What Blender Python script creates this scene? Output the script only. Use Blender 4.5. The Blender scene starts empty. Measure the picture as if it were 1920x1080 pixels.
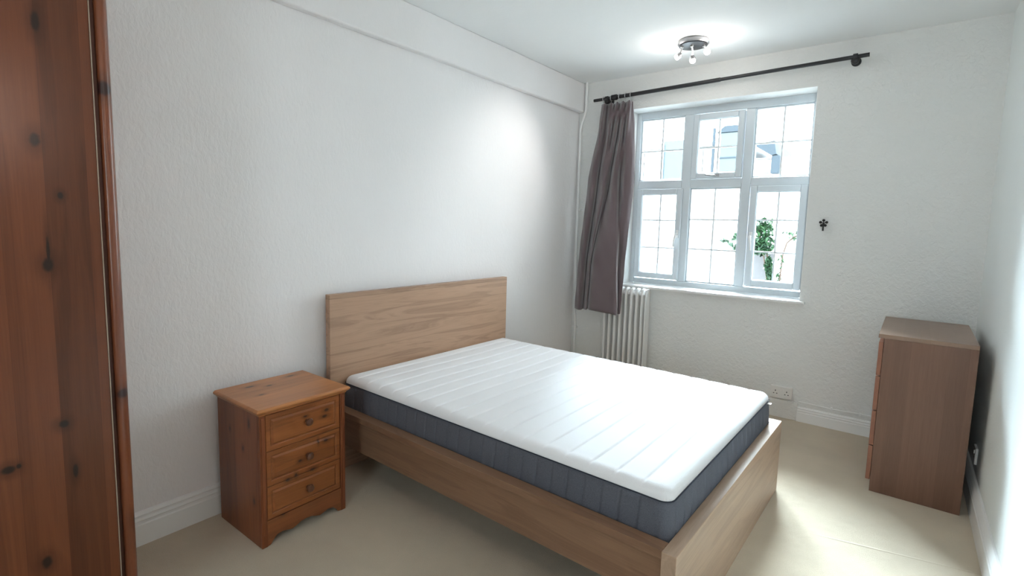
import bpy, bmesh, math, random
from mathutils import Vector, Matrix
random.seed(7)
S = bpy.context.scene
COL = S.collection
PI = math.pi

# ------------------------------------------------------------------ camera
cam_d = bpy.data.cameras.new('camera'); cam = bpy.data.objects.new('camera', cam_d); COL.objects.link(cam)
r = Vector((0.78633099, 0.61733086, 0.02421118)); u = Vector((-0.08393977, 0.06792926, 0.99415277)); f = Vector((-0.61207654, 0.78376541, -0.1052335))
cam.matrix_world = Matrix(((r.x, u.x, -f.x, 2.56435), (r.y, u.y, -f.y, 0.0), (r.z, u.z, -f.z, 1.45655), (0, 0, 0, 1)))
cam_d.sensor_width = 36; cam_d.lens = 958.331 / 1920 * 36
cam_d.shift_x = (960 - 945.49) / 1920; cam_d.shift_y = (519.162 - 540) / 1920
cam_d.clip_start = 0.02; cam_d.clip_end = 200
S.camera = cam

# ------------------------------------------------------------------ world, sun, exposure
W = 2.965; D = 4.397; H = 2.783; YB = -1.5          # room: x 0..W, y YB..D, z 0..H
w = bpy.data.worlds.new('sky'); S.world = w; w.use_nodes = True
bg = w.node_tree.nodes['Background']; bg.inputs[0].default_value = (0.84, 0.95, 1.0, 1); bg.inputs[1].default_value = 13.0
S.view_settings.view_transform = 'Standard'; S.view_settings.look = 'None'
S.view_settings.exposure = 0.24; S.view_settings.gamma = 1.0
S.view_settings.use_curve_mapping = False
S.cycles.max_bounces = 14; S.cycles.diffuse_bounces = 10; S.cycles.transparent_max_bounces = 12
S.cycles.sample_clamp_indirect = 8

def area_light(name, loc, rot, sx, sy, power, color=(1, 1, 1), portal=False):
    d = bpy.data.lights.new(name, 'AREA'); d.shape = 'RECTANGLE'; d.size = sx; d.size_y = sy; d.energy = power; d.color = color
    o = bpy.data.objects.new(name, d); o.location = loc; o.rotation_euler = rot; COL.objects.link(o)
    if portal: d.cycles.is_portal = True
    return o
sun = bpy.data.lights.new('sun', 'SUN'); sun.energy = 100.0; sun.angle = math.radians(40); sun.color = (.76, .93, 1.04)
so_ = bpy.data.objects.new('sun', sun); so_.rotation_euler = Vector((.56, -.80, -.80)).to_track_quat('-Z', 'Y').to_euler(); so_.location = (0, 8, 8); COL.objects.link(so_)
area_light('window_portal', (1.23, D + 0.30, 1.70), (-PI / 2, 0, 0), 1.5, 1.6, 1, portal=True)
area_light('fill_window_portal', (2.35, YB - 0.16, 1.5), (PI / 2, 0, 0), .9, 1.3, 1, portal=True)  # portal of the added rear window

# ------------------------------------------------------------------ helpers
def prop(o, label=None, cat=None, group=None, kind=None):
    if label: o['label'] = label
    if cat: o['category'] = cat
    if group: o['group'] = group
    if kind: o['kind'] = kind
    return o
def thing(name, loc, rz, label, cat, group=None):
    o = bpy.data.objects.new(name, None); o.location = loc; o.rotation_euler = (0, 0, rz); o.empty_display_size = .1
    COL.objects.link(o); return prop(o, label, cat, group)

class MB:
    def __init__(s): s.bm = bmesh.new()
    def box(s, x0, x1, y0, y1, z0, z1):
        v = [s.bm.verts.new((x, y, z)) for x in (x0, x1) for y in (y0, y1) for z in (z0, z1)]
        for q in ((0, 1, 3, 2), (4, 6, 7, 5), (0, 4, 5, 1), (2, 3, 7, 6), (0, 2, 6, 4), (1, 5, 7, 3)):
            s.bm.faces.new([v[i] for i in q])
        return s
    def prism(s, pts, axis, a, b):
        """pts: 2-D outline (in the two other axes, in x,y,z order), extruded along axis from a to b"""
        def mk(p, t):
            l = list(p); l.insert(axis, t); return s.bm.verts.new(l)
        A = [mk(p, a) for p in pts]; B = [mk(p, b) for p in pts]; n = len(pts)
        for i in range(n): s.bm.faces.new((A[i], A[(i + 1) % n], B[(i + 1) % n], B[i]))
        s.bm.faces.new(A[::-1]); s.bm.faces.new(B)
        return s
    def tube(s, path, rad, seg=16, caps=True):
        path = [Vector(p) for p in path]; rings = []
        t0 = (path[1] - path[0]).normalized()
        n = t0.orthogonal().normalized()
        for i, p in enumerate(path):
            if i == 0: t = path[1] - path[0]
            elif i == len(path) - 1: t = path[-1] - path[-2]
            else: t = path[i + 1] - path[i - 1]
            t.normalize(); n = (n - t * n.dot(t)).normalized(); b = t.cross(n)
            R = rad[i] if isinstance(rad, (list, tuple)) else rad
            rings.append([s.bm.verts.new(p + (n * math.cos(2 * PI * k / seg) + b * math.sin(2 * PI * k / seg)) * R) for k in range(seg)])
        for a, c in zip(rings, rings[1:]):
            for k in range(seg): s.bm.faces.new((a[k], a[(k + 1) % seg], c[(k + 1) % seg], c[k]))
        if caps: s.bm.faces.new(rings[0][::-1]); s.bm.faces.new(rings[-1])
        return s
    def lathe(s, prof, c, ax, seg=24):
        """prof: (radius, along) pairs about axis ax (a Vector) from point c"""
        c = Vector(c); ax = Vector(ax).normalized(); n = ax.orthogonal().normalized(); b = ax.cross(n); rings = []
        for R, t in prof:
            rings.append([s.bm.verts.new(c + ax * t + (n * math.cos(2 * PI * k / seg) + b * math.sin(2 * PI * k / seg)) * max(R, 1e-4)) for k in range(seg)])
        for a, d in zip(rings, rings[1:]):
            for k in range(seg): s.bm.faces.new((a[k], a[(k + 1) % seg], d[(k + 1) % seg], d[k]))
        s.bm.faces.new(rings[0][::-1]); s.bm.faces.new(rings[-1])
        return s
    def sphere(s, c, R, seg=14):
        n = 8
        return s.lathe([(R * math.sin(PI * i / n), -R * math.cos(PI * i / n)) for i in range(n + 1)], c, (0, 0, 1), seg)
    def loft(s, rings, caps=True):
        R = [[s.bm.verts.new(p) for p in ring] for ring in rings]
        for a, c in zip(R, R[1:]):
            for k in range(len(a)): s.bm.faces.new((a[k], a[(k + 1) % len(a)], c[(k + 1) % len(a)], c[k]))
        if caps: s.bm.faces.new(R[0][::-1]); s.bm.faces.new(R[-1])
        return s
    def grid(s, rows):
        R = [[s.bm.verts.new(p) for p in row] for row in rows]
        for a, c in zip(R, R[1:]):
            for k in range(len(a) - 1): s.bm.faces.new((a[k], a[k + 1], c[k + 1], c[k]))
        return s
    def build(s, name, mat, parent=None, smooth=False, bevel=0, seg=2, label=None, angle=35):
        bmesh.ops.recalc_face_normals(s.bm, faces=s.bm.faces[:])
        me = bpy.data.meshes.new(name); s.bm.to_mesh(me); s.bm.free()
        if smooth:
            for p in me.polygons: p.use_smooth = True
            me.set_sharp_from_angle(angle=math.radians(angle))
        me.materials.append(mat)
        o = bpy.data.objects.new(name, me); COL.objects.link(o)
        if parent: o.parent = parent
        if bevel:
            m = o.modifiers.new('bevel', 'BEVEL'); m.width = bevel; m.segments = seg; m.limit_method = 'ANGLE'; m.angle_limit = math.radians(30)
        if label: o['label'] = label
        return o
def spline(pts, n):
    """Catmull-Rom through a list of tuples"""
    out = []; m = len(pts)
    for i in range(n):
        t = i / (n - 1) * (m - 1); k = min(int(t), m - 2); q = t - k
        P = [pts[max(k - 1, 0)], pts[k], pts[k + 1], pts[min(k + 2, m - 1)]]
        out.append(tuple(.5 * (2 * b + (c - a) * q + (2 * a - 5 * b + 4 * c - d) * q * q + (-a + 3 * b - 3 * c + d) * q ** 3) for a, b, c, d in zip(*P)))
    return out

# ------------------------------------------------------------------ materials
def new_mat(name, rough=.5, spec=.5, color=(.8, .8, .8), metal=0):
    m = bpy.data.materials.new(name); m.use_nodes = True; b = m.node_tree.nodes['Principled BSDF']
    b.inputs['Base Color'].default_value = (*color, 1); b.inputs['Roughness'].default_value = rough
    b.inputs['Specular IOR Level'].default_value = spec; b.inputs['Metallic'].default_value = metal
    return m, m.node_tree, b
class N:
    def __init__(s, nt): s.t = nt; s.L = nt.links.new
    def n(s, ty, **kw):
        o = s.t.nodes.new(ty)
        for k, v in kw.items(): setattr(o, k, v)
        return o
    def obj(s): return s.n('ShaderNodeTexCoord').outputs['Object']
    def map(s, vec, scale=(1, 1, 1), loc=(0, 0, 0)):
        m = s.n('ShaderNodeMapping'); m.inputs['Scale'].default_value = scale; m.inputs['Location'].default_value = loc; s.L(vec, m.inputs['Vector']); return m.outputs[0]
    def noise(s, vec, scale, detail=4, rough=.5, dist=0):
        m = s.n('ShaderNodeTexNoise'); m.inputs['Scale'].default_value = scale; m.inputs['Detail'].default_value = detail
        m.inputs['Roughness'].default_value = rough; m.inputs['Distortion'].default_value = dist; s.L(vec, m.inputs['Vector']); return m.outputs['Fac']
    def ramp(s, fac, stops):
        m = s.n('ShaderNodeValToRGB'); e = m.color_ramp.elements
        e[0].position, e[0].color = stops[0][0], (*stops[0][1], 1); e[1].position, e[1].color = stops[-1][0], (*stops[-1][1], 1)
        for p, c in stops[1:-1]:
            q = e.new(p); q.color = (*c, 1)
        s.L(fac, m.inputs[0]); return m.outputs[0]
    def math(s, op, a, b=None, c=None):
        m = s.n('ShaderNodeMath', operation=op)
        for i, v in enumerate((a, b, c)):
            if v is None: continue
            if isinstance(v, (int, float)): m.inputs[i].default_value = v
            else: s.L(v, m.inputs[i])
        return m.outputs[0]
    def mrange(s, v, a, b, c, d):
        m = s.n('ShaderNodeMapRange', interpolation_type='SMOOTHSTEP'); s.L(v, m.inputs[0])
        for i, x in enumerate((a, b, c, d)): m.inputs[i + 1].default_value = x
        return m.outputs[0]
    def mix(s, fac, a, b, mode='MIX'):
        m = s.n('ShaderNodeMix', data_type='RGBA', blend_type=mode)
        for i, v in ((0, fac), (6, a), (7, b)):
            if isinstance(v, (int, float)): m.inputs[i].default_value = v
            elif isinstance(v, tuple): m.inputs[i].default_value = (*v, 1)
            else: s.L(v, m.inputs[i])
        return m.outputs[2]
    def bump(s, b, h, strength, dist, normal=None):
        m = s.n('ShaderNodeBump'); m.inputs['Strength'].default_value = strength; m.inputs['Distance'].default_value = dist
        s.L(h, m.inputs['Height'])
        if normal is not None: s.L(normal, m.inputs['Normal'])
        s.L(m.outputs[0], b.inputs['Normal']); return m.outputs[0]

def plaster(name, color, scale, strength, stretch=(1, 1, 1), dist=.004):
    m, t, b = new_mat(name, .85, .2, color); n = N(t); o = n.map(n.obj(), stretch)
    h = n.noise(o, scale, 4, .55, .6); big = n.noise(o, scale * .3, 2)
    hh = n.math('ADD', h, n.math('MULTIPLY', big, .6))
    c = n.ramp(n.noise(n.obj(), 1.3, 3), [(.3, tuple(x * .965 for x in color)), (.7, color)])
    n.L(c, b.inputs['Base Color']); n.bump(b, hh, strength, dist); return m

def wood(name, light, dark, grain, across, rough=.4, spec=.35, planks=None, plank_axis=1, plank_seed=0.0, knots=None, kaxes=(1, 2), knot_col=(.035, .014, .010), fine=1.0, band=1.0, coat=0.0, tint=.25):
    """grain: axis index of the fibres; across: scale of figure across the fibres"""
    m, t, b = new_mat(name, rough, spec); n = N(t); o = n.obj()
    sc = [across] * 3; sc[grain] = across * .07
    wob = n.noise(n.map(o, tuple([2.2 if i != grain else .9 for i in range(3)])), 1.5, 2)
    vec = n.map(o, tuple(sc))
    if planks:
        sp = n.n('ShaderNodeSeparateXYZ'); n.L(o, sp.inputs[0])
        idx = n.math('FLOOR', n.math('DIVIDE', n.math('ADD', sp.outputs[plank_axis], plank_seed), planks))
        wn = n.n('ShaderNodeTexWhiteNoise', noise_dimensions='1D'); n.L(idx, wn.inputs['W'])
        off = n.n('ShaderNodeVectorMath', operation='SCALE'); n.L(wn.outputs['Color'], off.inputs[0]); off.inputs['Scale'].default_value = 14
        ad = n.n('ShaderNodeVectorMath', operation='ADD'); n.L(vec, ad.inputs[0]); n.L(off.outputs[0], ad.inputs[1]); vec = ad.outputs[0]
    g1 = n.noise(vec, 1.0, 5, .55, .9)
    sc2 = [260 * fine] * 3; sc2[grain] = 6
    g2 = n.noise(n.map(o, tuple(sc2)), 1.0, 3, .6)
    rings = n.math('FRACT', n.math('MULTIPLY', g1, 6.0))
    rings = n.math('ABSOLUTE', n.math('SUBTRACT', rings, .5))
    fac = n.math('ADD', n.math('MULTIPLY', g1, .75 * band), n.math('ADD', n.math('MULTIPLY', g2, .28), n.math('MULTIPLY', rings, .30 * band)))
    fac = n.math('ADD', fac, n.math('MULTIPLY', wob, .15))
    mid = tuple((a + c) / 2 for a, c in zip(light, dark))
    col = n.ramp(fac, [(.30 , dark), (.55, mid), (.85, light)])
    if planks:
        v = n.math('ADD', n.math('MULTIPLY', wn.outputs['Value'], tint), 1 - tint / 2)
        cb = n.n('ShaderNodeCombineColor'); [n.L(v, cb.inputs[i]) for i in range(3)]
        col = n.mix(1.0, col, cb.outputs[0], 'MULTIPLY')
        fr = n.math('FRACT', n.math('DIVIDE', n.math('ADD', sp.outputs[plank_axis], plank_seed), planks))
        seam = n.mrange(n.math('ABSOLUTE', n.math('SUBTRACT', fr, .5)), .492, .499, 0, .35)
        col = n.mix(seam, col, tuple(x * .6 for x in dark))
    if knots:
        sk = n.n('ShaderNodeSeparateXYZ'); n.L(o, sk.inputs[0])
        jit = n.math('MULTIPLY', n.math('SUBTRACT', n.noise(o, 60, 2), .5), .5)
        tot = None; halo = None
        for (a, c, ra, rc) in knots:
            da = n.math('DIVIDE', n.math('SUBTRACT', sk.outputs[kaxes[0]], a), ra)
            dc = n.math('DIVIDE', n.math('SUBTRACT', sk.outputs[kaxes[1]], c), rc)
            d = n.math('ADD', n.math('SQRT', n.math('ADD', n.math('MULTIPLY', da, da), n.math('MULTIPLY', dc, dc))), jit)
            k = n.mrange(d, .55, 1.25, 1, 0); h = n.mrange(d, .8, 3.4, .5, 0)
            tot = k if tot is None else n.math('MAXIMUM', tot, k); halo = h if halo is None else n.math('MAXIMUM', halo, h)
        col = n.mix(halo, col, tuple(x * .62 for x in dark)); col = n.mix(n.math('MULTIPLY', tot, .9), col, knot_col)
    n.L(col, b.inputs['Base Color'])
    n.bump(b, g2, .12, .0008)
    if coat: b.inputs['Coat Weight'].default_value = coat; b.inputs['Coat Roughness'].default_value = .25
    return m

M = {}
M['wall_l'] = plaster('plaster_left', (.825, .805, .805), 62, .42, (1, 1, .5), dist=.005)
M['wall_b'] = plaster('plaster_back', (.79, .79, .775), 42, .9, dist=.007)
M['wall_r'] = plaster('plaster_right', (.815, .845, .835), 60, .35)  # slight tints of walls and ceiling paint in the camera's colour cast
M['ceil'] = plaster('ceiling_paint', (.85, .86, .86), 35, .15)
M['gloss'] = new_mat('white_gloss_paint', .3, .5, (.84, .84, .83))[0]
M['upvc'] = new_mat('white_window_plastic', .28, .5, (.62, .665, .70))[0]  # white plastic greyed in colour to paint in its backlit shade
M['gasket'] = new_mat('grey_gasket', .6, .3, (.50, .53, .55))[0]
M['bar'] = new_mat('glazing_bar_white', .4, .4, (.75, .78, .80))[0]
M['black'] = new_mat('black_metal', .38, .5, (.012, .012, .014))[0]
M['iron'] = new_mat('black_iron', .55, .4, (.02, .02, .02))[0]
M['plastic'] = new_mat('white_plastic', .4, .5, (.78, .76, .74))[0]
M['hole'] = new_mat('dark_hole', .8, .1, (.03, .03, .03))[0]
M['chrome'] = new_mat('chrome', .14, .5, (.62, .63, .65), 1)[0]
M['dark_chrome'] = new_mat('dark_chrome', .30, .5, (.055, .055, .06), 1)[0]
M['rim'] = new_mat('grey_rim_metal', .4, .5, (.30, .30, .31), 1)[0]
M['steel'] = new_mat('brushed_steel', .35, .5, (.55, .55, .56), 1)[0]
M['rad'] = new_mat('radiator_enamel', .35, .5, (.80, .79, .78))[0]
# bulb glow
m = bpy.data.materials.new('lamp_glow'); m.use_nodes = True; t = m.node_tree; t.nodes.clear()
e = t.nodes.new('ShaderNodeEmission'); e.inputs[0].default_value = (1, .97, .92, 1); e.inputs[1].default_value = 14
oo = t.nodes.new('ShaderNodeOutputMaterial'); t.links.new(e.outputs[0], oo.inputs[0]); M['glow'] = m
# window glass: see-through with a faint reflection
m = bpy.data.materials.new('window_glass'); m.use_nodes = True; t = m.node_tree; t.nodes.clear()
tr = t.nodes.new('ShaderNodeBsdfTransparent'); tr.inputs[0].default_value = (.97, .985, .985, 1)
gl = t.nodes.new('ShaderNodeBsdfGlossy'); gl.inputs['Roughness'].default_value = .02
fr = t.nodes.new('ShaderNodeFresnel'); fr.inputs[0].default_value = 1.35
mx = t.nodes.new('ShaderNodeMixShader'); oo = t.nodes.new('ShaderNodeOutputMaterial')
t.links.new(fr.outputs[0], mx.inputs[0]); t.links.new(tr.outputs[0], mx.inputs[1]); t.links.new(gl.outputs[0], mx.inputs[2]); t.links.new(mx.outputs[0], oo.inputs[0]); M['glass'] = m
# frosted lamp shade glass
m, t, b = new_mat('lamp_shade_glass', .25, .5, (.8, .82, .82)); b.inputs['Transmission Weight'].default_value = .7; M['shade'] = m
# carpet
m, t, b = new_mat('beige_carpet', 1.0, .05); n = N(t); o = n.obj()
c1 = n.ramp(n.noise(o, 420, 3, .7), [(.3, (.55, .455, .335)), (.7, (.73, .62, .48))])
c2 = n.ramp(n.noise(o, 1.7, 4, .6), [(.35, (.86, .86, .86)), (.65, (1, 1, 1))])
col = n.mix(1.0, c1, c2, 'MULTIPLY'); n.L(col, b.inputs['Base Color'])
hh = n.math('ADD', n.noise(o, 300, 3, .7), n.math('MULTIPLY', n.noise(o, 14, 3), 1.2))
sx = n.n('ShaderNodeSeparateXYZ'); n.L(o, sx.inputs[0])
sy = n.math('ADD', n.math('SUBTRACT', sx.outputs[1], 2.24), n.math('MULTIPLY', sx.outputs[0], -.227))
seam = n.mrange(n.math('ABSOLUTE', sy), .0, .010, .8, 0)
seam = n.math('MULTIPLY', seam, n.mrange(sx.outputs[0], 2.3, 2.45, 0, 1))
n.bump(b, n.math('ADD', hh, seam), .7, .006); b.inputs['Sheen Weight'].default_value = .25; M['carpet'] = m

OAK_L, OAK_D = (.37, .225, .14), (.18, .098, .058)
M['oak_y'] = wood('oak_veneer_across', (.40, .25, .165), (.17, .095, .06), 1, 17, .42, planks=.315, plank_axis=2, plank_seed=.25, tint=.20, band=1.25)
M['oak_x'] = wood('oak_veneer_along', (.27, .155, .092), (.14, .072, .042), 0, 16, .42)  # darker than the other bed oak: shade of the rails painted in
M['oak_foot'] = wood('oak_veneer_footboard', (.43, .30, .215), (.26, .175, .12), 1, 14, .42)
M['dres_z'] = wood('brown_veneer_upright', (.225, .118, .078), (.14, .070, .045), 2, 14, .40, planks=.078, plank_axis=0, plank_seed=.01, tint=.16, band=.35)
M['dres_y'] = wood('brown_veneer_across', (.30, .195, .135), (.21, .13, .09), 0, 14, .33, planks=.11, plank_axis=0, tint=.1, band=.35)
M['dres_f'] = wood('red_brown_veneer_front', (.30, .125, .075), (.20, .078, .045), 1, 14, .35, band=.4)
PL, PD = (.31, .102, .030), (.125, .036, .011)
nsk = [(.30, .265, .018, .008), (.13, .33, .02, .01), (.20, .10, .014, .007), (.06, .30, .016, .005), (.385, .13, .012, .006)]
M['pine_top'] = wood('pine_top', (.46, .185, .062), (.25, .088, .028), 1, 18, .33, planks=.105, plank_axis=0, tint=.18, knots=[(.07, .14, .010, .022), (.12, .21, .008, .016), (.05, .36, .008, .022), (.22, .12, .006, .014)], kaxes=(0, 1), coat=.2)
M['pine_z'] = wood('pine_side', (.25, .076, .028), (.115, .033, .013), 2, 18, .36, planks=.10, plank_axis=0, tint=.25, plank_seed=.03, knots=[(.30, .55, .008, .022), (.24, .42, .007, .012), (.12, .48, .006, .010), (.33, .20, .007, .014)], kaxes=(0, 2), coat=.15)
M['pine_d'] = wood('pine_drawer', PL, PD, 1, 20, .35, knots=[(.345, .545, .012, .008), (.335, .517, .014, .007), (.30, .402, .004, .012), (.34, .395, .012, .007), (.205, .342, .010, .006), (.145, .272, .010, .007), (.185, .279, .006, .009), (.27, .275, .014, .007), (.235, .545, .010, .004)], kaxes=(1, 2), coat=.2)
M['pine_p'] = wood('pine_plinth', (.26, .085, .03), (.13, .040, .014), 1, 20, .36, knots=[(.12, .12, .012, .006)], kaxes=(1, 2), coat=.15)
M['pine_post'] = wood('pine_stile', (.24, .07, .025), (.12, .034, .013), 2, 20, .36, coat=.15)
M['knob'] = wood('pine_knob', (.12, .045, .022), (.06, .022, .012), 0, 30, .3, coat=.3)
# wardrobe, local origin (0,0,0)
wk = [(.358, 1.984, .010, .030), (.340, 1.658, .012, .020), (.388, 1.504, .007, .011), (.350, 1.302, .013, .022), (.352, 1.34, .004, .05), (.361, .817, .012, .012), (.232, .718, .016, .012), (.255, .722, .006, .008), (.381, .661, .007, .022), (.30, .40, .012, .02)]
M['ward'] = wood('wardrobe_pine_boards', (.155, .046, .018), (.068, .019, .008), 2, 9, .28, planks=.098, plank_axis=1, plank_seed=.037, tint=.45, knots=wk, knot_col=(.012, .006, .005), coat=.25, spec=.25)
M['ward_post'] = wood('wardrobe_pine_post', (.20, .060, .024), (.095, .026, .011), 2, 14, .3, knots=[(.505, 1.835, .03, .022), (.515, .874, .02, .016), (.532, .431, .010, .018)], knot_col=(.02, .008, .008), coat=.35)
M['ward_dark'] = wood('dark_recess_wood', (.10, .032, .016), (.05, .018, .01), 2, 14, .4)
M['ward_edge'] = wood('wardrobe_edge_highlight', (.38, .29, .22), (.25, .18, .13), 2, 30, .3)  # pale tone is a painted highlight
# curtain cloth
m, t, b = new_mat('taupe_curtain_cloth', .9, .1); n = N(t); o = n.obj()
wv = n.noise(n.map(o, (1, 1, .25)), 500, 2); cc = n.ramp(n.noise(o, 3, 2), [(.3, (.122, .090, .095)), (.7, (.150, .113, .118))])
n.L(cc, b.inputs['Base Color']); n.bump(b, wv, .35, .001); b.inputs['Sheen Weight'].default_value = .5; M['curtain'] = m
# mattress
m, t, b = new_mat('white_knit_cover', .92, .1, (.86, .86, .88)); n = N(t); o = n.obj(); n.bump(b, n.noise(o, 260, 3, .7), .4, .0025); b.inputs['Sheen Weight'].default_value = .15; M['knit'] = m
m, t, b = new_mat('slate_side_cloth', .92, .1, (.13, .155, .20)); n = N(t); o = n.obj()
n.L(n.ramp(n.noise(o, 380, 2, .7), [(.3, (.085, .088, .105)), (.7, (.135, .14, .165))]), b.inputs['Base Color']); n.bump(b, n.noise(o, 300, 2), .3, .001); M['side'] = m
M['stitch'] = new_mat('dark_thread', .9, .1, (.035, .04, .055))[0]
# outside
M['render'] = plaster('white_house_render', (.72, .73, .74), 20, .2)
M['greywall'] = plaster('grey_garden_render', (.085, .082, .086), 20, .4)
M['slate'] = plaster('blue_slate', (.035, .045, .055), 6, .5)
M['brickline'] = new_mat('dark_trim', .6, .3, (.04, .04, .04))[0]
M['paleblue'] = new_mat('pale_blue_glass', .15, .5, (.040, .058, .068))[0]
M['pave'] = plaster('pale_paving', (.30, .30, .29), 8, .3)
m, t, b = new_mat('green_leaves', .45, .4); n = N(t); n.L(n.ramp(n.noise(n.obj(), 9, 2), [(.35, (.008, .026, .013)), (.65, (.022, .062, .022))]), b.inputs['Base Color']); M['leaf'] = m
m, t, b = new_mat('pale_leaves', .5, .4); n = N(t); n.L(n.ramp(n.noise(n.obj(), 9, 2), [(.35, (.04, .075, .05)), (.65, (.07, .12, .07))]), b.inputs['Base Color']); M['leaf2'] = m
M['stem'] = new_mat('brown_stem', .8, .2, (.06, .04, .03))[0]

# ------------------------------------------------------------------ room shell
def struct(mb, name, mat, label, **k):
    return prop(mb.build(name, mat, **k), label, 'room part', kind='structure')
T = .34
WX0, WX1, WZ0, WZ1 = .50, 1.972, .905, 2.498
struct(MB().box(-.3, W + .3, YB - .3, D + T, -.1, 0), 'floor', M['carpet'], 'beige carpet covering the whole bedroom floor')
struct(MB().box(-.3, W + .3, YB - .3, D + T, H, H + .15), 'ceiling', M['ceil'], 'white bedroom ceiling')
struct(MB().box(-.3, 0, YB - .3, D + T, 0, H), 'wall_left', M['wall_l'], 'white textured wall behind the bed headboard')
struct(MB().box(W, W + .3, YB - .3, D + T, 0, H), 'wall_right', M['wall_r'], 'white wall behind the brown chest of drawers')
mb = MB()
mb.box(0, WX0, D, D + T, 0, H); mb.box(WX1, W, D, D + T, 0, H); mb.box(WX0, WX1, D, D + T, 0, WZ0); mb.box(WX0, WX1, D, D + T, WZ1, H)
struct(mb, 'wall_back', M['wall_b'], 'white roughly plastered wall around the window')
mb = MB(); mb.box(0, 1.95, YB - .3, YB, 0, H); mb.box(2.75, W, YB - .3, YB, 0, H); mb.box(1.95, 2.75, YB - .3, YB, 0, .9); mb.box(1.95, 2.75, YB - .3, YB, 2.1, H)
struct(mb, 'wall_rear', M['wall_r'], 'white wall behind the viewer')
# downstand beam along the top of the left wall
struct(MB().box(0, .054, YB, D, 2.515, H), 'trim_1', M['wall_l'], 'shallow white plaster beam along the top of the left wall', bevel=.012, seg=3)

def skirt_prof(h, d):
    return [(0, 0), (d, 0), (d, h * .62), (d * .80, h * .66), (d * .80, h * .72), (d * .95, h * .76), (d * .62, h * .83), (d * .62, h * .88), (d * .80, h * .91), (d * .40, h * .985), (0, h)]
mb = MB(); mb.prism([(x, z) for x, z in skirt_prof(.15, .022)], 1, YB, D - .001); struct(mb, 'baseboard_left', M['gloss'], 'white moulded skirting board along the left wall', smooth=True, angle=25)
mb = MB(); mb.prism([(W - x, z) for x, z in skirt_prof(.165, .024)], 1, YB, D - .001); struct(mb, 'baseboard_right', M['gloss'], 'white moulded skirting board along the right wall', smooth=True, angle=25)
mb = MB(); mb.prism([(D - x, z) for x, z in skirt_prof(.112, .022)], 0, 2.018, W - .02); struct(mb, 'baseboard_back', M['gloss'], 'white moulded skirting board under the plastered window wall', smooth=True, angle=25)
struct(MB().box(.022, 2.018, D - .018, D, 0, .142), 'trim_2', M['wall_b'], 'flush plain white board at the foot of the window wall', bevel=.003)

# ------------------------------------------------------------------ window
FY = D + .20                                            # inner face of the frame
win = prop(bpy.data.objects.new('window_1', None), 'white casement window of six lights with glazing bars', 'window', kind='structure'); COL.objects.link(win)
def rectframe(mb, x0, x1, z0, z1, wl, wr, wb, wt, y0, y1):
    mb.box(x0, x0 + wl, y0, y1, z0, z1); mb.box(x1 - wr, x1, y0, y1, z0, z1)
    mb.box(x0 + wl, x1 - wr, y0, y1, z0, z0 + wb); mb.box(x0 + wl, x1 - wr, y0, y1, z1 - wt, z1)
mb = MB(); rectframe(mb, WX0, WX1, .92, WZ1, .045, .035, .05, .065, FY, FY + .07)
mb.box(.950, 1.028, FY, FY + .07, .97, WZ1 - .065); mb.box(1.448, 1.520, FY, FY + .07, .97, WZ1 - .065)
for a, c in ((.545, .950), (1.028, 1.448), (1.520, 1.937)): mb.box(a, c, FY, FY + .07, 1.800, 1.876)
mb.build('window_frame', M['upvc'], win, bevel=.006, seg=2)
mb = MB()
for (a, c, z0, z1) in ((.545, .950, 1.876, 2.433), (1.520, 1.937, 1.876, 2.433), (1.028, 1.448, .97, 1.800)):
    rectframe(mb, a, c, z0, z1, .012, .012, .012, .012, FY + .018, FY + .05)
mb.build('glazing_bead', M['upvc'], win, bevel=.003)
def sash(x0, x1, z0, z1, fw, name='sash'):
    mb = MB(); rectframe(mb, x0, x1, z0, z1, fw, fw, fw, fw, FY - .022, FY + .045)
    s = mb.build(name, M['upvc'], win, bevel=.007, seg=2)
    g = MB(); rectframe(g, x0 + fw - .001, x1 - fw + .001, z0 + fw - .001, z1 - fw + .001, .004, .004, .004, .004, FY - .012, FY + .03); g.build('gasket', M['gasket'], s)
    g = MB(); rectframe(g, x0 - .004, x1 + .004, z0 - .004, z1 + .004, .004, .004, .004, .004, FY - .004, FY + .001); g.build('gasket', M['gasket'], s)
    return s
s_tm = sash(1.034, 1.444, 1.880, 2.424, .046)
s_ll = sash(.550, .968, .980, 1.794, .048)
s_lr = sash(1.528, 1.938, .985, 1.806, .050)
def pane(x0, x1, z0, z1, zs, parent=win, y=FY + .03):
    MB().box(x0, x1, y, y + .008, z0, z1).build('pane', M['glass'], parent)
    mb = MB(); xm = (x0 + x1) / 2; q = .0065
    mb.box(xm - q, xm + q, y - .006, y + .014, z0, z1)
    for z in zs: mb.box(x0, x1, y - .0055, y + .0135, z - q, z + q)
    mb.build('glazing_bar', M['bar'], parent)
pane(.555, .940, 1.886, 2.423, [2.143]); pane(1.530, 1.927, 1.886, 2.423, [2.150]); pane(1.038, 1.438, .98, 1.79, [1.526, 1.265])
pane(1.08, 1.398, 1.926, 2.378, [2.143], s_tm); pane(.598, .920, 1.028, 1.746, [1.514, 1.262], s_ll); pane(1.578, 1.888, 1.035, 1.756, [1.530, 1.268], s_lr)
def cas_handle(x, z, parent, sgn):
    mb = MB(); mb.box(x - .010, x + .010, FY - .030, FY - .022, z - .035, z + .035)
    mb.tube([(x, FY - .026, z), (x, FY - .055, z), (x - sgn * .004, FY - .062, z - .02), (x - sgn * .012, FY - .066, z - .07), (x - sgn * .016, FY - .062, z - .115)], [.009, .009, .009, .008, .006], 12)
    mb.build('handle', M['gloss'], parent, smooth=True)
cas_handle(.944, 1.395, s_ll, 1); cas_handle(1.553, 1.395, s_lr, -1)
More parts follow.
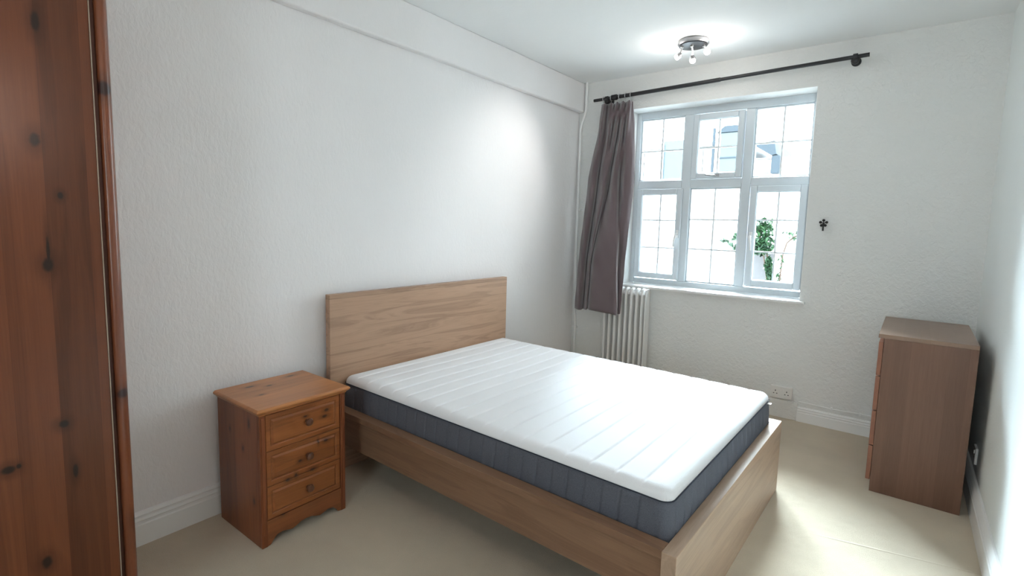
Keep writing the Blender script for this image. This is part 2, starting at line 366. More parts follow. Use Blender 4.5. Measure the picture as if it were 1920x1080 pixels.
mb = MB(); mb.box(1.205, 1.275, FY - .032, FY - .022, 1.892, 1.912); mb.tube([(1.24, FY - .03, 1.90), (1.24, FY - .055, 1.90), (1.215, FY - .06, 1.898), (1.17, FY - .058, 1.906)], .008, 10)
mb.build('handle', M['steel'], s_tm, smooth=True)
MB().box(WX0 - .03, WX1 + .035, D - .04, FY + .004, .898, .922).build('window_sill', M['gloss'], win, bevel=.008, seg=3)
# bright reveal linings
mb = MB(); mb.box(WX0 - .001, WX0 + .004, D + .001, FY, .922, WZ1); mb.box(WX1 - .004, WX1 + .001, D + .001, FY, .922, WZ1); mb.box(WX0, WX1, D + .001, FY, WZ1 - .004, WZ1 + .001)
mb.build('reveal_lining', M['gloss'], win)
# added rear window, unseen, lets in fill light from behind the viewer
w2 = prop(bpy.data.objects.new('fill_window', None), 'added unseen window in the wall behind the viewer, letting in fill light', 'window', kind='structure'); COL.objects.link(w2)
mb = MB(); rectframe(mb, 1.95, 2.75, .9, 2.1, .06, .06, .06, .06, YB - .14, YB - .07); mb.build('window_frame', M['upvc'], w2, bevel=.005)
MB().box(2.01, 2.69, YB - .11, YB - .102, .96, 2.04).build('pane', M['glass'], w2)

# ------------------------------------------------------------------ heating pipe
px, py = .085, D - .030
pts = [(px, py, H), (px, py, 2.60)] + [(px - .05 * (1 - math.cos(PI * k / 8)) / 2, py, 2.56 - .22 * k / 8) for k in range(9)] + [(px - .05, py, 2.2), (px - .048, py, 1.2), (px - .04, py, .66), (px - .034, py, .58), (px - .03, py, .4), (px - .03, py, 0)]
hp = thing('heating_pipe', (0, 0, 0), 0, 'thin white pipe running up the corner beside the curtain, jogging around the beam', 'pipe')
MB().tube(pts, .012, 12).build('pipe', M['gloss'], hp, smooth=True)
for z in (.45, 1.6): MB().box(px - .06, px - .016, D - .034, D - .0005, z - .008, z + .008).build('pipe_clip', M['gloss'], hp)

# ------------------------------------------------------------------ surface cable along the window wall
cb = thing('cable', (2.02, D, .147), 0, 'thin white cable clipped along the top of the skirting right of the socket', 'cable')
MB().tube([(0, -.006, .004), (.12, -.006, .001), (.22, -.007, -.003), (.39, -.006, .004), (.60, -.006, .000), (.92, -.006, .002)], .0045, 8).build('cord', M['gloss'], cb, smooth=True)
for x in (.215, .39, .60): MB().box(x - .006, x + .006, -.014, -.0005, -.008, .012).build('clip', M['gloss'], cb, bevel=.002)

# ------------------------------------------------------------------ sockets
def socket(loc, rz, wd, label, double=True):
    dp = .030 if double else .012; k_ = .0 if double else -.018
    s = thing('wall_socket', loc, rz, label, 'socket')           # local: face towards -y
    MB().box(-wd / 2, wd / 2, -dp, -.0004, -.045, .045).build('faceplate', M['plastic'], s, bevel=.003, seg=2)
    xs = (-wd / 2 + .036, wd / 2 - .036) if double else (0,)
    for x in xs:
        mb = MB(); mb.box(x - .003, x + .003, -.0305 - k_, -.0285 - k_, .006, .016)
        for q in (-.011, .011): mb.box(x + q - .004, x + q + .004, -.0305 - k_, -.0285 - k_, -.014, -.008)
        mb.build('pin_holes', M['hole'], s)
        sx = x * .30 if double else .02
        MB().box(sx - .006, sx + .006, -.034 - k_, -.029 - k_, .012, .030).build('switch', M['plastic'], s, bevel=.0015)
    return s
socket((1.901, D, .200), 0, .150, 'white double wall socket low on the wall beyond the foot of the bed')
socket((W, 3.70, .265), -PI / 2, .086, 'white wall socket in shadow behind the brown chest of drawers', False)

# ------------------------------------------------------------------ tie-back hook
hk = thing('tieback_hook', (2.083, D, 1.50), 0, 'small black iron flower-shaped curtain tie-back hook on the wall right of the window', 'hook')
mb = MB()
for k in range(5):
    a = PI / 2 + k * 2 * PI / 5; mb.sphere((.020 * math.cos(a), -.032, .010 + .020 * math.sin(a)), .0098, 10); mb.tube([(0, -.033, .010), (.020 * math.cos(a), -.032, .010 + .020 * math.sin(a))], .003, 8)
mb.sphere((0, -.034, .0), .008, 10); mb.build('rosette', M['iron'], hk, smooth=True)
mb = MB(); mb.tube([(0, -.0005, .008), (0, -.030, .006), (0, -.036, -.012), (0, -.036, -.046)], [.004, .004, .005, .006], 10)
mb.build('stem', M['iron'], hk, smooth=True)

# ------------------------------------------------------------------ curtain rod
RY = D - .09
rod = thing('curtain_rod', (0, 0, 0), 0, 'long black metal curtain rod above the window', 'curtain rod')
A = Vector((.200, RY, 2.592)); B = Vector((2.268, RY, 2.640)); dv = (B - A).normalized()
MB().lathe([(.0135, 0), (.0135, (B - A).length)], A, dv, 20).build('pole', M['black'], rod, smooth=True)
MB().lathe([(.0165, 0), (.0165, .95)], A + dv * .16, dv, 20).build('sleeve', M['black'], rod, smooth=True)
for t in (.13, 1.99):
    P = A + dv * t
    mb = MB(); mb.lathe([(.030, 0), (.030, .006), (.026, .012), (.014, .014), (.012, .060)], (P.x, D - .0005, P.z - .012), (0, -1, 0), 24)
    mb.lathe([(.0195, -.014), (.0215, -.012), (.0215, .012), (.0195, .014)], P, dv, 24)
    mb.lathe([(.020, 0), (.024, .006), (.026, .020), (.020, .032), (.004, .037)], (P.x, RY + .022, P.z - .022), (0, -1, 0), 24)
    mb.build('bracket', M['black'], rod, smooth=True)
mb = MB(); mb.lathe([(.0225, 0), (.0245, .004), (.0245, .05), (.0225, .054)], A + dv * .175, dv, 24); mb.build('collar', M['dark_chrome'], rod, smooth=True)

# ------------------------------------------------------------------ curtain
cur = thing('curtain', (0, 0, 0), 0, 'taupe cloth curtain with deep folds gathered at the left of the window', 'curtain')
top = [(0.278, 0.0), (0.326, -0.03), (0.322, 0.03), (0.39, -0.03), (0.391, 0.03), (0.447, -0.03), (0.443, 0.03), (0.506, -0.035), (0.5, 0.03), (0.561, -0.035), (0.565, 0.0), (0.561, 0.03), (0.566, 0.03), (0.567, 0.04)]
hi = [(0.283, 0.0), (0.328, -0.035), (0.326, 0.03), (0.368, 0.0), (0.415, -0.04), (0.403, 0.035), (0.469, -0.035), (0.458, 0.04), (0.523, -0.03), (0.517, 0.035), (0.578, -0.04), (0.589, 0.0), (0.6, 0.03), (0.606, 0.05)]
mid = [(0.205, 0.0), (0.268, -0.045), (0.298, -0.02), (0.283, 0.05), (0.347, -0.02), (0.4, -0.05), (0.411, 0.0), (0.402, 0.055), (0.475, -0.045), (0.509, -0.03), (0.504, 0.045), (0.575, -0.03), (0.626, -0.01), (0.643, 0.04)]
low = [(0.164, 0.0), (0.215, -0.03), (0.232, 0.0), (0.218, 0.06), (0.265, 0.01), (0.298, -0.02), (0.277, 0.04), (0.347, -0.05), (0.448, -0.06), (0.55, -0.055), (0.578, -0.05), (0.553, 0.03), (0.586, 0.02), (0.612, 0.04)]
bot = [(0.15, 0.0), (0.202, -0.03), (0.219, 0.0), (0.208, 0.06), (0.264, 0.0), (0.286, -0.01), (0.265, 0.05), (0.333, -0.045), (0.448, -0.06), (0.553, -0.06), (0.604, -0.05), (0.577, 0.03), (0.585, 0.035), (0.598, 0.04)]
levels = [(2.548, top, RY), (2.34, hi, D - .13), (1.88, mid, D - .15), (1.10, low, D - .20), (.672, bot, D - .215)]
rows = []; NZ = 70; NU = 180
lv = [[(a, y + b) for a, b in t] for z, t, y in levels]
sp = [spline(l, NU) for l in lv]; zs = [l[0] for l in levels]
for i in range(NZ):
    z = zs[0] + (zs[-1] - zs[0]) * i / (NZ - 1)
    k = max(j for j in range(4) if z <= zs[j] + 1e-9); q = (zs[k] - z) / (zs[k] - zs[k + 1])
    rowk = []
    for j in range(NU):
        P = [sp[max(k - 1, 0)][j], sp[k][j], sp[k + 1][j], sp[min(k + 2, 4)][j]]
        x, y = [.5 * (2 * b + (c - a) * q * .8 + (2 * a - 5 * b + 4 * c - d) * q * q * .0 + 0) if False else b + (c - b) * (q * q * (3 - 2 * q) * .35 + q * .65) for a, b, c, d in zip(*P)]
        zz = z - .010 * math.sin(j / NU * 9) * (i / NZ) ** 6
        rowk.append((x, y + .002 * math.sin(z * 23 + j * .3), zz))
    rows.append(rowk)
mb = MB(); mb.grid(rows); cl = mb.build('cloth', M['curtain'], cur, smooth=True, angle=180)
md = cl.modifiers.new('thick', 'SOLIDIFY'); md.thickness = .004
for x in (.30, .375, .455, .513, .563):
    z = A.z + (x - A.x) * dv.z / dv.x; rr = .024
    mb = MB(); mb.tube([(x, RY + rr * math.cos(a), z + rr * math.sin(a) - .003) for a in [2 * PI * k / 20 for k in range(21)]], .0028, 8, caps=False)
    mb.tube([(x, RY, z - rr - .003), (x, RY - .006, z - rr - .014), (x, RY, z - .055)], .0022, 8)
    mb.build('curtain_ring', M['steel'], cur, smooth=True)

# ------------------------------------------------------------------ radiator
rad = thing('radiator', (0, 0, 0), 0, 'white column radiator below the window behind the curtain', 'radiator')
y0, y1 = D - .135, D - .035; zb, zt = .09, .905
nsec = 8; pitch = .0510; x0 = .418
for k in range(nsec):
    xc = x0 + k * pitch; mb = MB(); hw = .0135; rr = .013
    # one column casting: rounded front, solid web, domed top and foot
    pr = [(xc - hw, y1)] + [(xc - hw * math.cos(PI * q / 10), y0 + rr - rr * math.sin(PI * q / 10)) for q in range(11)] + [(xc + hw, y1)]
    rings = []
    for z, sy, sx_ in ((zb, .55, .6), (zb + .012, .8, .85), (zb + .03, 1, 1), (zb + .06, 1, .86), (.5, 1, .86), (zt - .075, 1, .86), (zt - .045, 1, 1), (zt - .020, .86, .95), (zt - .006, .6, .8), (zt, .25, .5)):
        ym = (y0 + y1) / 2; rings.append([(xc + (a - xc) * sx_, ym + (b - ym) * sy, z) for a, b in pr])
    mb.loft(rings); mb.build('radiator_section', M['rad'], rad, smooth=True, angle=60)
for z in (zt - .05, zb + .045): MB().lathe([(.019, 0), (.019, pitch * nsec)], (x0 - .01, (y0 + y1) / 2, z), (1, 0, 0), 16).build('header_pipe', M['rad'], rad, smooth=True)
mb = MB(); xe = x0 + nsec * pitch - .022
ring = [(y0 + .004, zb)] + [(y0 + .052 - .05 * math.cos(PI * k2 / 8) , zt - .012 + .010 * math.sin(PI * k2 / 8)) for k2 in range(9)] + [(y1 - .004, zb)]
mb.prism(ring, 0, xe, xe + .010); mb.build('end_panel', M['rad'], rad, bevel=.004)
mb = MB(); mb.lathe([(.011, 0), (.011, .12)], (xe - .02, (y0 + y1) / 2, 0), (0, 0, 1), 14); mb.build('supply_pipe', M['rad'], rad, smooth=True)
mb = MB(); mb.lathe([(.011, 0), (.011, .12)], (x0, (y0 + y1) / 2, 0), (0, 0, 1), 14); mb.build('supply_pipe', M['rad'], rad, smooth=True)
for x in (.5, .74): MB().box(x, x + .03, y1 - .01, D - .0005, .8, .83).build('wall_bracket', M['rad'], rad)

# ------------------------------------------------------------------ ceiling light
LC = Vector((1.250, 3.815, H))
cl = thing('ceiling_light', LC, 0, 'round chrome ceiling light with three small lit spotlights near the window', 'ceiling light')
mb = MB(); mb.lathe([(.104, 0), (.108, .004), (.108, .022), (.100, .030)], (0, 0, 0), (0, 0, -1), 40); mb.build('rim', M['rim'], cl, smooth=True)
mb = MB(); mb.lathe([(.098, .0), (.096, .006), (.05, .010), (.01, .012)], (0, 0, -.0302), (0, 0, -1), 40); mb.build('base_plate', M['dark_chrome'], cl, smooth=True)
def lamp_head(p0, p1, aim, power, beam=0):
    h = MB(); h.tube([p0, ((p0[0] + p1[0]) / 2 + .004, (p0[1] + p1[1]) / 2, (p0[2] + p1[2]) / 2), p1], .006, 10)
    h.lathe([(.012, 0), (.012, .01)], p0, (0, 0, -1), 12)
    arm = h.build('spot_arm', M['steel'], cl, smooth=True)
    a = Vector(aim).normalized(); p = Vector(p1)
    mb = MB(); mb.lathe([(.006, -.014), (.016, -.012), (.021, .0), (.024, .018), (.024, .020), (.0225, .020), (.0215, .018)], p, a, 24)
    sh = mb.build('spot_head', M['steel'], cl, smooth=True)
    mb = MB(); mb.lathe([(.012, .0), (.0195, .008), (.0195, .013), (.014, .019), (.003, .021)], p + a * .016, a, 20); mb.build('bulb', M['glow'], cl, smooth=True)
    d = bpy.data.lights.new('spot_lamp', 'POINT'); d.energy = power; d.shadow_soft_size = .03; d.color = (1, .96, .90)
    o = bpy.data.objects.new('spot_lamp', d); o.location = p + a * .085; o.parent = cl; COL.objects.link(o)
    if beam:
        d = bpy.data.lights.new('spot_beam', 'SPOT'); d.energy = 36; d.spot_size = math.radians(62); d.spot_blend = 1.0; d.shadow_soft_size = .02; d.color = (1, .98, .94)
        o = bpy.data.objects.new('spot_beam', d); o.location = p + a * .06; o.parent = cl; COL.objects.link(o)
        o.rotation_euler = (Vector((0, 3.22, 1.78)) - (LC + p)).to_track_quat('-Z', 'Y').to_euler()
lamp_head((-.070, -.030, -.035), (-.092, -.005, -.085), (-.8, -.40, -.58), 1.3, 1)
lamp_head((.000, -.030, -.040), (-.002, .000, -.118), (.25, -.15, -1.0), 1.3)
lamp_head((.066, .030, -.035), (.078, .050, -.075), (.55, -.75, -.25), 1.3)

# ------------------------------------------------------------------ added wall light, unseen: warm fill and the wardrobe's soft reflection
m = bpy.data.materials.new('fill_opal_glow'); m.use_nodes = True; t = m.node_tree; t.nodes.clear()
e = t.nodes.new('ShaderNodeEmission'); e.inputs[0].default_value = (1, .78, .68, 1); e.inputs[1].default_value = 12
oo = t.nodes.new('ShaderNodeOutputMaterial'); t.links.new(e.outputs[0], oo.inputs[0]); M['opal'] = m
wl = thing('fill_wall_light', (W, .52, 2.02), 0, 'added unseen opal glass wall light on the right wall, giving warm fill', 'wall light')
MB().box(-.025, -.0005, -.06, .06, -.20, .20).build('back_plate', M['steel'], wl, bevel=.006)
mb = MB(); mb.loft([[(-.026 - .07 * s_ * math.sin(PI * q / 10), .10 * s_ * math.cos(PI * q / 10), z) for q in range(11)] for z, s_ in ((-.22, .7), (-.19, .95), (0, 1), (.19, .95), (.22, .7))])
mb.build('opal_shade', M['opal'], wl, smooth=True)

# ------------------------------------------------------------------ bed
brot = -.0234
bed = thing('bed_frame', (0, 1.6148, 0), brot, 'oak veneer double bed frame with tall plain headboard against the left wall', 'bed')
bw, bl, hh, fh = 1.5574, 2.071, 1.0343, .3992
MB().box(.006 + .040, .012 + .044 + .036, 0, bw, 0, hh).build('headboard', M['oak_y'], bed, bevel=.0025) if False else MB().box(.038, .080, 0, bw, 0, hh).build('headboard', M['oak_y'], bed, bevel=.0025)
MB().box(bl - .050, bl, 0, bw, 0, fh).build('footboard', M['oak_foot'], bed, bevel=.002)
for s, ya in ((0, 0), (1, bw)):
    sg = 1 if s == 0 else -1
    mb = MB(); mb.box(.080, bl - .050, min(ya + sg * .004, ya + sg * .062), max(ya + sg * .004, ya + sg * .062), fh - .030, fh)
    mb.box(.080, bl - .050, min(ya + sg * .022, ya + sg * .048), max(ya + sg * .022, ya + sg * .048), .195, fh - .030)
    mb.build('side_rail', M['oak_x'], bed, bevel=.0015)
mb = MB()
for k in range(14):
    x = .14 + k * .138; mb.box(x, x + .07, .048, bw - .048, .285, .300)
mb.build('slats', M['oak_y'], bed)
MB().box(.080, bl - .050, bw / 2 - .02, bw / 2 + .02, .20, .284).build('centre_beam', M['steel'], bed)
for x in (1.0,): MB().box(x, x + .03, bw / 2 - .015, bw / 2 + .015, 0, .20).build('centre_leg', M['steel'], bed)

# ------------------------------------------------------------------ mattress
mx0, mx1, my0, my1 = .088, 2.012, .078, 1.510
mat = thing('mattress', (0, 1.6148, 0), brot, 'white quilted mattress with slate grey sides lying on the oak bed', 'mattress')
ZS, ZT, ZL = .526, .566, .302            # seam, top, bottom
RC = .04
def rr_outline(n_side_x, n_side_y, inset=0.0, rc=RC):
    """points round a rounded rectangle with arc length"""
    x0, x1, y0, y1 = mx0 + inset, mx1 - inset, my0 + inset, my1 - inset; pts = []
    def arc(cx, cy, a0):
        for k in range(1, 9):
            a = a0 + PI / 2 * k / 9; pts.append((cx + rc * math.cos(a), cy + rc * math.sin(a), math.cos(a), math.sin(a)))
    for k in range(n_side_x): pts.append((x0 + rc + (x1 - x0 - 2 * rc) * k / (n_side_x - 1), y0, 0, -1))
    arc(x1 - rc, y0 + rc, -PI / 2)
    for k in range(n_side_y): pts.append((x1, y0 + rc + (y1 - y0 - 2 * rc) * k / (n_side_y - 1), 1, 0))
    arc(x1 - rc, y1 - rc, 0)
    for k in range(n_side_x): pts.append((x1 - rc - (x1 - x0 - 2 * rc) * k / (n_side_x - 1), y1, 0, 1))
    arc(x0 + rc, y1 - rc, PI / 2)
    for k in range(n_side_y): pts.append((x0, y1 - rc - (y1 - y0 - 2 * rc) * k / (n_side_y - 1), -1, 0))
    arc(x0 + rc, y0 + rc, PI)
    return pts
out = rr_outline(420, 330)
arcl = [0]
for a, b in zip(out, out[1:] + out[:1]): arcl.append(arcl[-1] + math.hypot(b[0] - a[0], b[1] - a[1]))
SP = arcl[-1] / round(arcl[-1] / .074)
rings = []
NB = 14
for i in range(NB + 1):
    t = i / NB; z = ZL + (ZS - ZL) * t; bulge = .012 * math.sin(PI * t) ** .5 - .004
    ring = []
    for p, s in zip(out, arcl):
        ph = ((s / SP + .05 * math.sin(t * 5)) % 1.0); dd = min(ph, 1 - ph) * SP
        dent = -.0065 * math.exp(-(dd / .004) ** 2) * math.sin(PI * min(max(t, .03), .97)) ** .4
        puck = .002 * math.sin(s * 90 + t * 7) * (1 - t)
        o_ = bulge + dent + puck; ring.append((p[0] + p[2] * o_, p[1] + p[3] * o_, z))
    rings.append(ring)
mb = MB(); mb.loft(rings); mb.build('side_band', M['side'], mat, smooth=True, angle=75)
mb = MB()
for s_k in range(int(arcl[-1] / SP)):
    s = s_k * SP; j = min(range(len(out)), key=lambda q: abs(arcl[q] - s)); p = out[j]
    mb.tube([(p[0] + p[2] * (.012 * math.sin(PI * t) ** .5 - .0115), p[1] + p[3] * (.012 * math.sin(PI * t) ** .5 - .0115), ZL + (ZS - ZL) * t) for t in (.04, .2, .4, .6, .8, .97)], .0011, 5)
mb.build('stitching', M['stitch'], mat)
mb = MB(); mb.tube([(p[0] + p[2] * .004, p[1] + p[3] * .004, ZS - .001) for p in out + out[:1]], .0019, 8, caps=False); mb.build('piping', M['stitch'], mat, smooth=True)
# quilted top
NX, NY = 560, 72
def ease(t): return .5 - .5 * math.cos(PI * t) if False else t
rows = []
QS = (mx1 - mx0) / 18.0
ys = [0, .002, .005, .009, .014, .02, .028, .038, .05, .065, .082, .1] + [.1 + (my1 - my0 - .2) * k / 38 for k in range(1, 38)]
ys = ys + [my1 - my0 - v for v in ys[:12]][::-1] ; ys = sorted(set(ys))
xs = sorted(set([k * QS / 40 for k in range(721)] + [.0012, mx1 - mx0 - .0012]))
R1 = .045
def edge_d(x, y):
    """distance inside the rounded outline; also clamps the point onto it"""
    dx = min(x - mx0, mx1 - x); dy = min(y - my0, my1 - y)
    if dx < RC and dy < RC:
        cx = mx0 + RC if x < (mx0 + mx1) / 2 else mx1 - RC; cy = my0 + RC if y < (my0 + my1) / 2 else my1 - RC
        l = math.hypot(x - cx, y - cy)
        if l > RC: x = cx + (x - cx) * RC / l; y = cy + (y - cy) * RC / l; l = RC
        return RC - l, x, y
    return min(dx, dy), x, y
for xo in xs:
    row = []
    for yo in ys:
        x, y = mx0 + xo, my0 + yo; d, x, y = edge_d(x, y)
        q = xo / QS ; fq = abs(q - round(q)) * QS
        e = min(d / R1, 1); round_ = (1 - math.sqrt(max(0, 1 - (1 - e) ** 2))) * (ZT - ZS)
        amp = min(1, d / .06) * 1.0
        val = -.005 * math.exp(-(fq / .0055) ** 2) - .004 * (1 - min(1, fq / (QS / 2)) ** .5)
        und = .003 * math.sin(x * 3.1 + y * 2.2) + .002 * math.sin(y * 6.3 - x * 1.7)
        z = ZT - round_ + (val + und) * (amp if round(q) not in (0, 18) else amp * .3)
        n_ = (1 - e) * .004
        row.append((x, y, z))
    rows.append(row)
mb = MB(); mb.grid(rows); mb.build('top_cover', M['knit'], mat, smooth=True, angle=80)
# care label peeping out at the far foot corner
MB().box(mx1 - .004, mx1 + .020, my1 - .075, my1 - .045, ZS - .012, ZS - .010).build('care_tag', M['plastic'], mat)

# ------------------------------------------------------------------ bedside cabinet
ns = thing('bedside_cabinet', (.0589, 1.001, 0), .0112, 'orange pine bedside cabinet with three drawers beside the bed', 'bedside cabinet')
nd, nw, nh = .4139, .4672, .6377
mb = MB()
prof = [(0, .0), (0, -.006), (.006, -.012), (.006, -.016), (.016, -.024), (.020, -.030)]
# moulded top: stacked rounded-edge rings
rg = []
for ins, z in ((.016, -.032), (.014, -.026), (.006, -.020), (.001, -.014), (.0, -.009), (.003, -.004), (.009, 0)):
    rg.append([(ins if False else 0.0, ins, nh + z), (nd - ins, ins, nh + z), (nd - ins, nw - ins, nh + z), (0.0, nw - ins, nh + z)])
mb.loft(rg); mb.build('top', M['pine_top'], ns, bevel=.0015)
bx0, bx1, by0, by1 = 0, nd - .0370, .0194, nw - .0194; ztop = nh - .032
mb = MB(); mb.box(bx0, bx1 - .0, by0, by0 + .018, 0, ztop); mb.build('side_panel', M['pine_z'], ns, bevel=.0015)
mb = MB(); mb.box(bx0, bx1 - .0, by1 - .018, by1, 0, ztop); mb.build('side_panel', M['pine_z'], ns, bevel=.0015)
MB().box(bx0, bx0 + .008, by0 + .018, by1 - .018, .04, ztop).build('back_panel', M['pine_post'], ns)
for ya in (by0, by1 - .026):
    mb = MB(); mb.box(bx1, bx1 + .016, ya, ya + .026, 0, ztop); mb.box(bx1 + .016, bx1 + .019, ya + .006, ya + .020, .06, ztop - .012); mb.build('stile', M['pine_post'], ns, bevel=.002)
# scalloped plinth
ya, yb = by0 + .026, by1 - .026; pl = [(ya, .118), (ya, .0)]
sc = [(0, .0), (.04, .003), (.07, .020), (.12, .036), (.19, .040), (.25, .034), (.31, .028), (.36, .034), (.43, .044), (.5, .047)]
sc = sc + [(1 - a, b) for a, b in sc[:-1]][::-1]
pts = [(ya, .118), (ya, .0)] + [(ya + (yb - ya) * a, b + .0) for a, b in sc[1:-1]] + [(yb, .0), (yb, .118)]
MB().prism(pts, 0, bx1, bx1 + .014).build('plinth', M['pine_p'], ns, bevel=.0015)
mb = MB(); mb.box(bx1 - .02, bx1 - .002, ya, yb, .11, ztop); mb.build('inner_frame', M['ward_dark'], ns)
dz = [(.1215, .272), (.2745, .432), (.4345, .600)]
for z0, z1 in dz:
    d = None
    mb = MB(); X = bx1 + .0
    y_a, y_b = ya + .0025, yb - .0025
    rings = []
    for ins, xx in ((0, X - .002), (0, X + .012), (.0015, X + .0135), (.020, X + .0135), (.023, X + .0105), (.026, X + .0105), (.034, X + .0165)):
        rings.append([(xx, y_a + ins, z0 + ins), (xx, y_b - ins, z0 + ins), (xx, y_b - ins, z1 - ins), (xx, y_a + ins, z1 - ins)])
    mb.loft(rings); d = mb.build('drawer', M['pine_d'], ns, bevel=.0008)
    zc = (z0 + z1) / 2 + .004; yc = (ya + yb) / 2 + .008
    mb = MB(); mb.lathe([(.009, 0), (.0075, .006), (.008, .010), (.016, .016), (.0185, .022), (.016, .029), (.008, .033), (.001, .034)], (X + .0165, yc, zc), (1, 0, 0), 24)
    mb.build('knob', M['knob'], d, smooth=True)
mb = MB()
for a in (by0 + .0, by1 - .018): pass

# ------------------------------------------------------------------ brown chest of drawers
ch = thing('chest_of_drawers', (2.4905, 3.4603, 0), -.0135, 'brown veneered four-drawer chest standing in the corner by the right wall', 'chest of drawers')
cd, cw, chh = .4120, .76, .8985
mb = MB(); mb.box(0, cd, 0, cw, chh - .022, chh); mb.build('top', M['dres_y'], ch, bevel=.0015)
for ya in (0, cw - .02): MB().box(.026, cd, ya + (.0005 if ya == 0 else 0), ya + .0195, 0, chh - .0222).build('side_panel', M['dres_z'], ch, bevel=.001)
MB().box(cd - .01, cd - .004, .02, cw - .02, .03, chh - .0222).build('back_panel', M['dres_z'], ch)
MB().box(.034, .050, .02, cw - .02, 0, .058).build('plinth', M['dres_f'], ch)
zz = [.062, .264, .466, .664, .858]
for a, b in zip(zz, zz[1:]):
    mb = MB(); mb.box(.004, .0245, .001, cw - .001, a + .0035, b - .0035)
    dr = mb.build('drawer', M['dres_f'], ch, bevel=.0015)
    MB().box(.027, .040, .03, cw - .03, a + .03, b - .02).build('drawer_box', M['ward_dark'], dr)

# ------------------------------------------------------------------ wardrobe
wd = thing('wardrobe', (0, 0, 0), 0, 'tall dark orange pine wardrobe with knotty boards at the left edge', 'wardrobe')
WXF, WYE, WH = .6, .529, 2.32
MB().box(.03, WXF - .03, -.62, WYE - .004, .0, WH).build('carcass', M['ward_post'], wd, bevel=.002)
MB().box(WXF - .028, WXF, -.11, .4790, .09, WH - .08).build('door', M['ward'], wd, bevel=.001)
dR = MB().box(WXF - .028, WXF, -.60, -.113, .09, WH - .08).build('door', M['ward'], wd, bevel=.001)
MB().box(WXF - .026, WXF + .0035, .4790, .4815, .09, WH - .08).build('door_highlight', M['ward_edge'], wd)  # pale strip paints in the highlight along the door's edge
pp = [(WXF - .03, .4850), (WXF - .012, .4850), (WXF - .012, .4955)]
for k in range(9):
    a = PI * (1.5 + k / 16 * 1.0) if False else -PI / 2 + PI * k / 8 * .5
    pp.append((WXF - .020 + .024 * math.cos(a * 1.0 if k else -PI / 2 + .55) * 1.0, .512 + .0165 * math.sin(a)))
pp = [(WXF - .03, .4955), (WXF - .008, .4955), (WXF - .002, .4975), (WXF + .002, .501), (WXF + .003, .507), (WXF + .001, .516), (WXF - .005, .524), (WXF - .013, .529), (WXF - .03, .529)]
MB().prism(pp, 2, 0, WH).build('corner_post', M['ward_post'], wd, smooth=True, angle=50)
MB().box(WXF - .0295, WXF - .018, .4816, .4954, 0, WH).build('rebate', M['ward_dark'], wd)  # dark strip paints in the shade of the groove beside the post
MB().box(WXF - .03, WXF - .004, -.60, .4810, 0, .088).build('plinth', M['ward_post'], wd, bevel=.004)
MB().box(.02, WXF + .03, -.64, WYE + .004, WH, WH + .05).build('cornice', M['ward_post'], wd, bevel=.012, seg=3)
MB().lathe([(.010, 0), (.009, .012), (.022, .022), (.026, .032), (.020, .042), (.002, .046)], (WXF, -.07, 1.05), (1, 0, 0), 24).build('knob', M['knob'], wd, smooth=True)

# ------------------------------------------------------------------ outside the window
prop(MB().box(-25, 20, D + T, 45, -.4, -.3).build('ground', M['pave']), 'pale paving outside the window', 'paving', kind='structure')
gw = prop(MB().box(.50, .915, 9.25, 9.40, -.3, 1.06).build('garden_wall', M['greywall']), 'low grey rendered garden wall behind the climbing plant outside', 'wall')
def plant(name, loc, label, cat, blobs, nleaf, mat_, ls, stems):
    p = thing(name, loc, 0, label, cat)
    mb = MB(); rnd = random.Random(nleaf)
    for i in range(nleaf):
        bx, by, bz, rx, ry, rz_ = rnd.choice(blobs)
        while True:
            a, b, c = rnd.uniform(-1, 1), rnd.uniform(-1, 1), rnd.uniform(-1, 1)
            if a * a + b * b + c * c < 1: break
        c0 = Vector((bx + a * rx, by + b * ry, bz + c * rz_)); s = ls * rnd.uniform(.7, 1.3)
        R = Matrix.Rotation(rnd.uniform(0, 6.28), 3, 'Z') @ Matrix.Rotation(rnd.uniform(-1.2, 1.2), 3, 'X')
        q = [R @ Vector(v) * s + c0 for v in ((0, -1, 0), (.45, -.3, .08), (.35, .45, .05), (0, 1, -.1), (-.35, .45, .05), (-.45, -.3, .08))]
        vs = [mb.bm.verts.new(v) for v in q]; mb.bm.faces.new(vs[:4]); mb.bm.faces.new([vs[0], vs[3], vs[4], vs[5]])
    prop(mb.build('foliage', mat_, p), kind='stuff')
    mb = MB()
    for st in stems: mb.tube(spline(st, 8), .012, 6)
    mb.build('stems', M['stem'], p)
plant('climbing_shrub', (.80, 9.0, -.3), 'leafy green climbing shrub seen through the lower right casement', 'shrub',
      [(-.12, 0, 1.80, .14, .14, .12), (.00, 0, 1.76, .12, .14, .18), (-.10, 0, 1.55, .14, .14, .12), (.02, 0, 1.52, .12, .14, .16), (-.06, 0, 1.42, .16, .10, .08), (.07, 0, 1.2, .05, .06, .12), (.10, 0, 1.02, .045, .06, .10)], 1100, M['leaf'], .046,
      [[(.10, 0, 0), (.08, 0, .6), (.09, 0, 1.0), (0, 0, 1.6)], [(.09, 0, .8), (.02, 0, 1.2), (-.1, 0, 1.7)]])
plant('trailing_vine', (1.20, 9.05, -.3), 'sparse dark vine twigs right of the green climbing shrub outside', 'vine',
      [(-.08, 0, 1.70, .12, .06, .03), (.04, 0, 1.72, .04, .06, .05), (.00, 0, 1.62, .10, .06, .03), (-.16, 0, 1.25, .04, .06, .12), (-.17, 0, 1.0, .04, .06, .08), (.07, 0, 1.4, .02, .06, .10)], 120, M['leaf'], .034,
      [[(-.18, 0, 0), (-.16, 0, .9), (-.12, 0, 1.5), (.05, 0, 1.68)]])
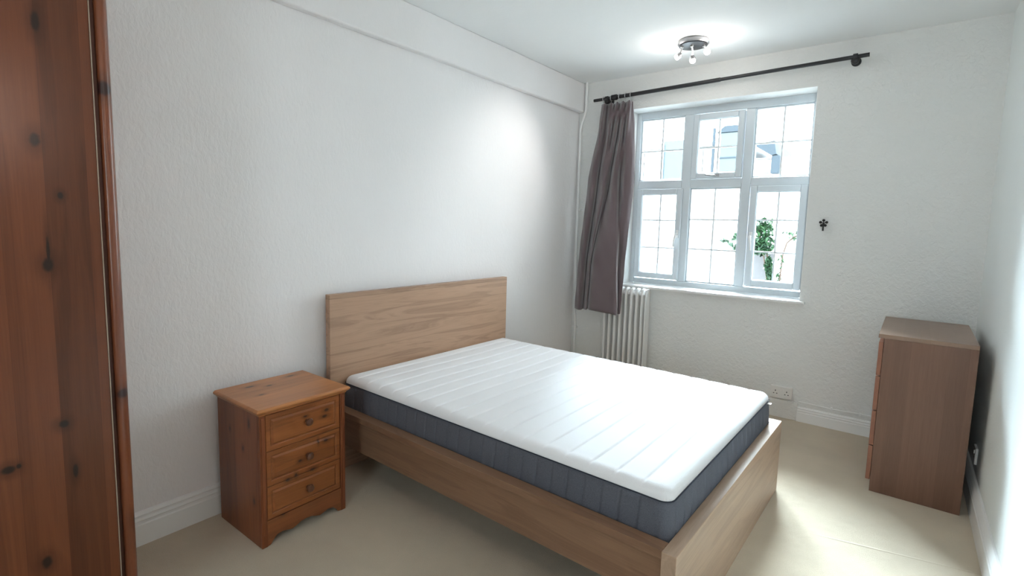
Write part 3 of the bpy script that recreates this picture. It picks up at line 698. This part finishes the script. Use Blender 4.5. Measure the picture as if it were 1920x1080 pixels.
plant('pale_bush', (.25, 9.2, -.3), 'pale green bush seen through the lower middle light', 'bush',
      [(-.12, 0, 1.55, .09, .08, .03), (.03, 0, 1.52, .12, .10, .06), (.10, 0, 1.42, .10, .10, .07), (.05, 0, 1.62, .02, .05, .05)], 190, M['leaf2'], .042, [[(.1, 0, 0), (.08, 0, .8), (.1, 0, 1.45)]])
# houses beyond
hs = thing('neighbour_house', (-1.5, 12.0, -.3), 0, 'white rendered house with pale blue bays and thin railings beyond the upper left panes', 'house')
MB().box(-4.5, 1.30, .30, 6, 0, 3.70).build('wall', M['render'], hs)
MB().box(-.62, -.14, .0, .299, 2.84, 3.76).build('bay', M['paleblue'], hs, bevel=.01)
b2 = MB().box(.66, 1.05, .0, .299, 3.0, 3.84).build('bay', M['paleblue'], hs, bevel=.01)
for z in (3.28, 3.52): MB().box(.64, 1.07, -.03, -.001, z, z + .03).build('ledge', M['slate'], hs)
mb = MB(); mb.prism([(.58, 3.845), (1.12, 3.845), (1.0, 3.98), (.74, 3.98)], 1, -.04, .30); mb.build('bay_roof', M['slate'], hs)
def rails(nm, pts):
    mb = MB()
    for a in pts: mb.box(*a)
    mb.build(nm, M['brickline'], hs)
for a in ((-1.28, -.66, -.10, -.085, 3.55, 3.57), (-1.28, -.66, -.10, -.085, 3.245, 3.26), (-1.06, -1.04, -.10, -.085, 2.85, 3.55), (-.64, -.62, -.10, -.085, 2.6, 3.7), (.19, .54, -.10, -.085, 3.54, 3.56), (.32, .34, -.10, -.085, 3.0, 3.54)):
    rails('rail', [a])
MB().box(.50, .55, -.05, .0, 2.85, 3.95).build('downpipe', M['slate'], hs)
h2 = thing('outbuilding', (.1, 12.0, -.3), 0, 'white outbuilding with dark sloping verge and hopper in the upper right pane', 'outbuilding')
MB().box(-.30, 2.2, .25, 4, 0, 3.28).build('wall', M['render'], h2)
MB().prism([(-.26, 3.53), (.10, 3.30), (.19, 3.32), (.14, 3.60)], 1, .0, 2.0).build('verge', M['slate'], h2)
MB().box(.10, .26, .02, .20, 2.92, 3.296).build('hopper', M['slate'], h2, bevel=.02)
for z in (2.95, 3.24): MB().box(-.27, .10, .235, .249, z, z + .012).build('string_course', M['brickline'], h2)
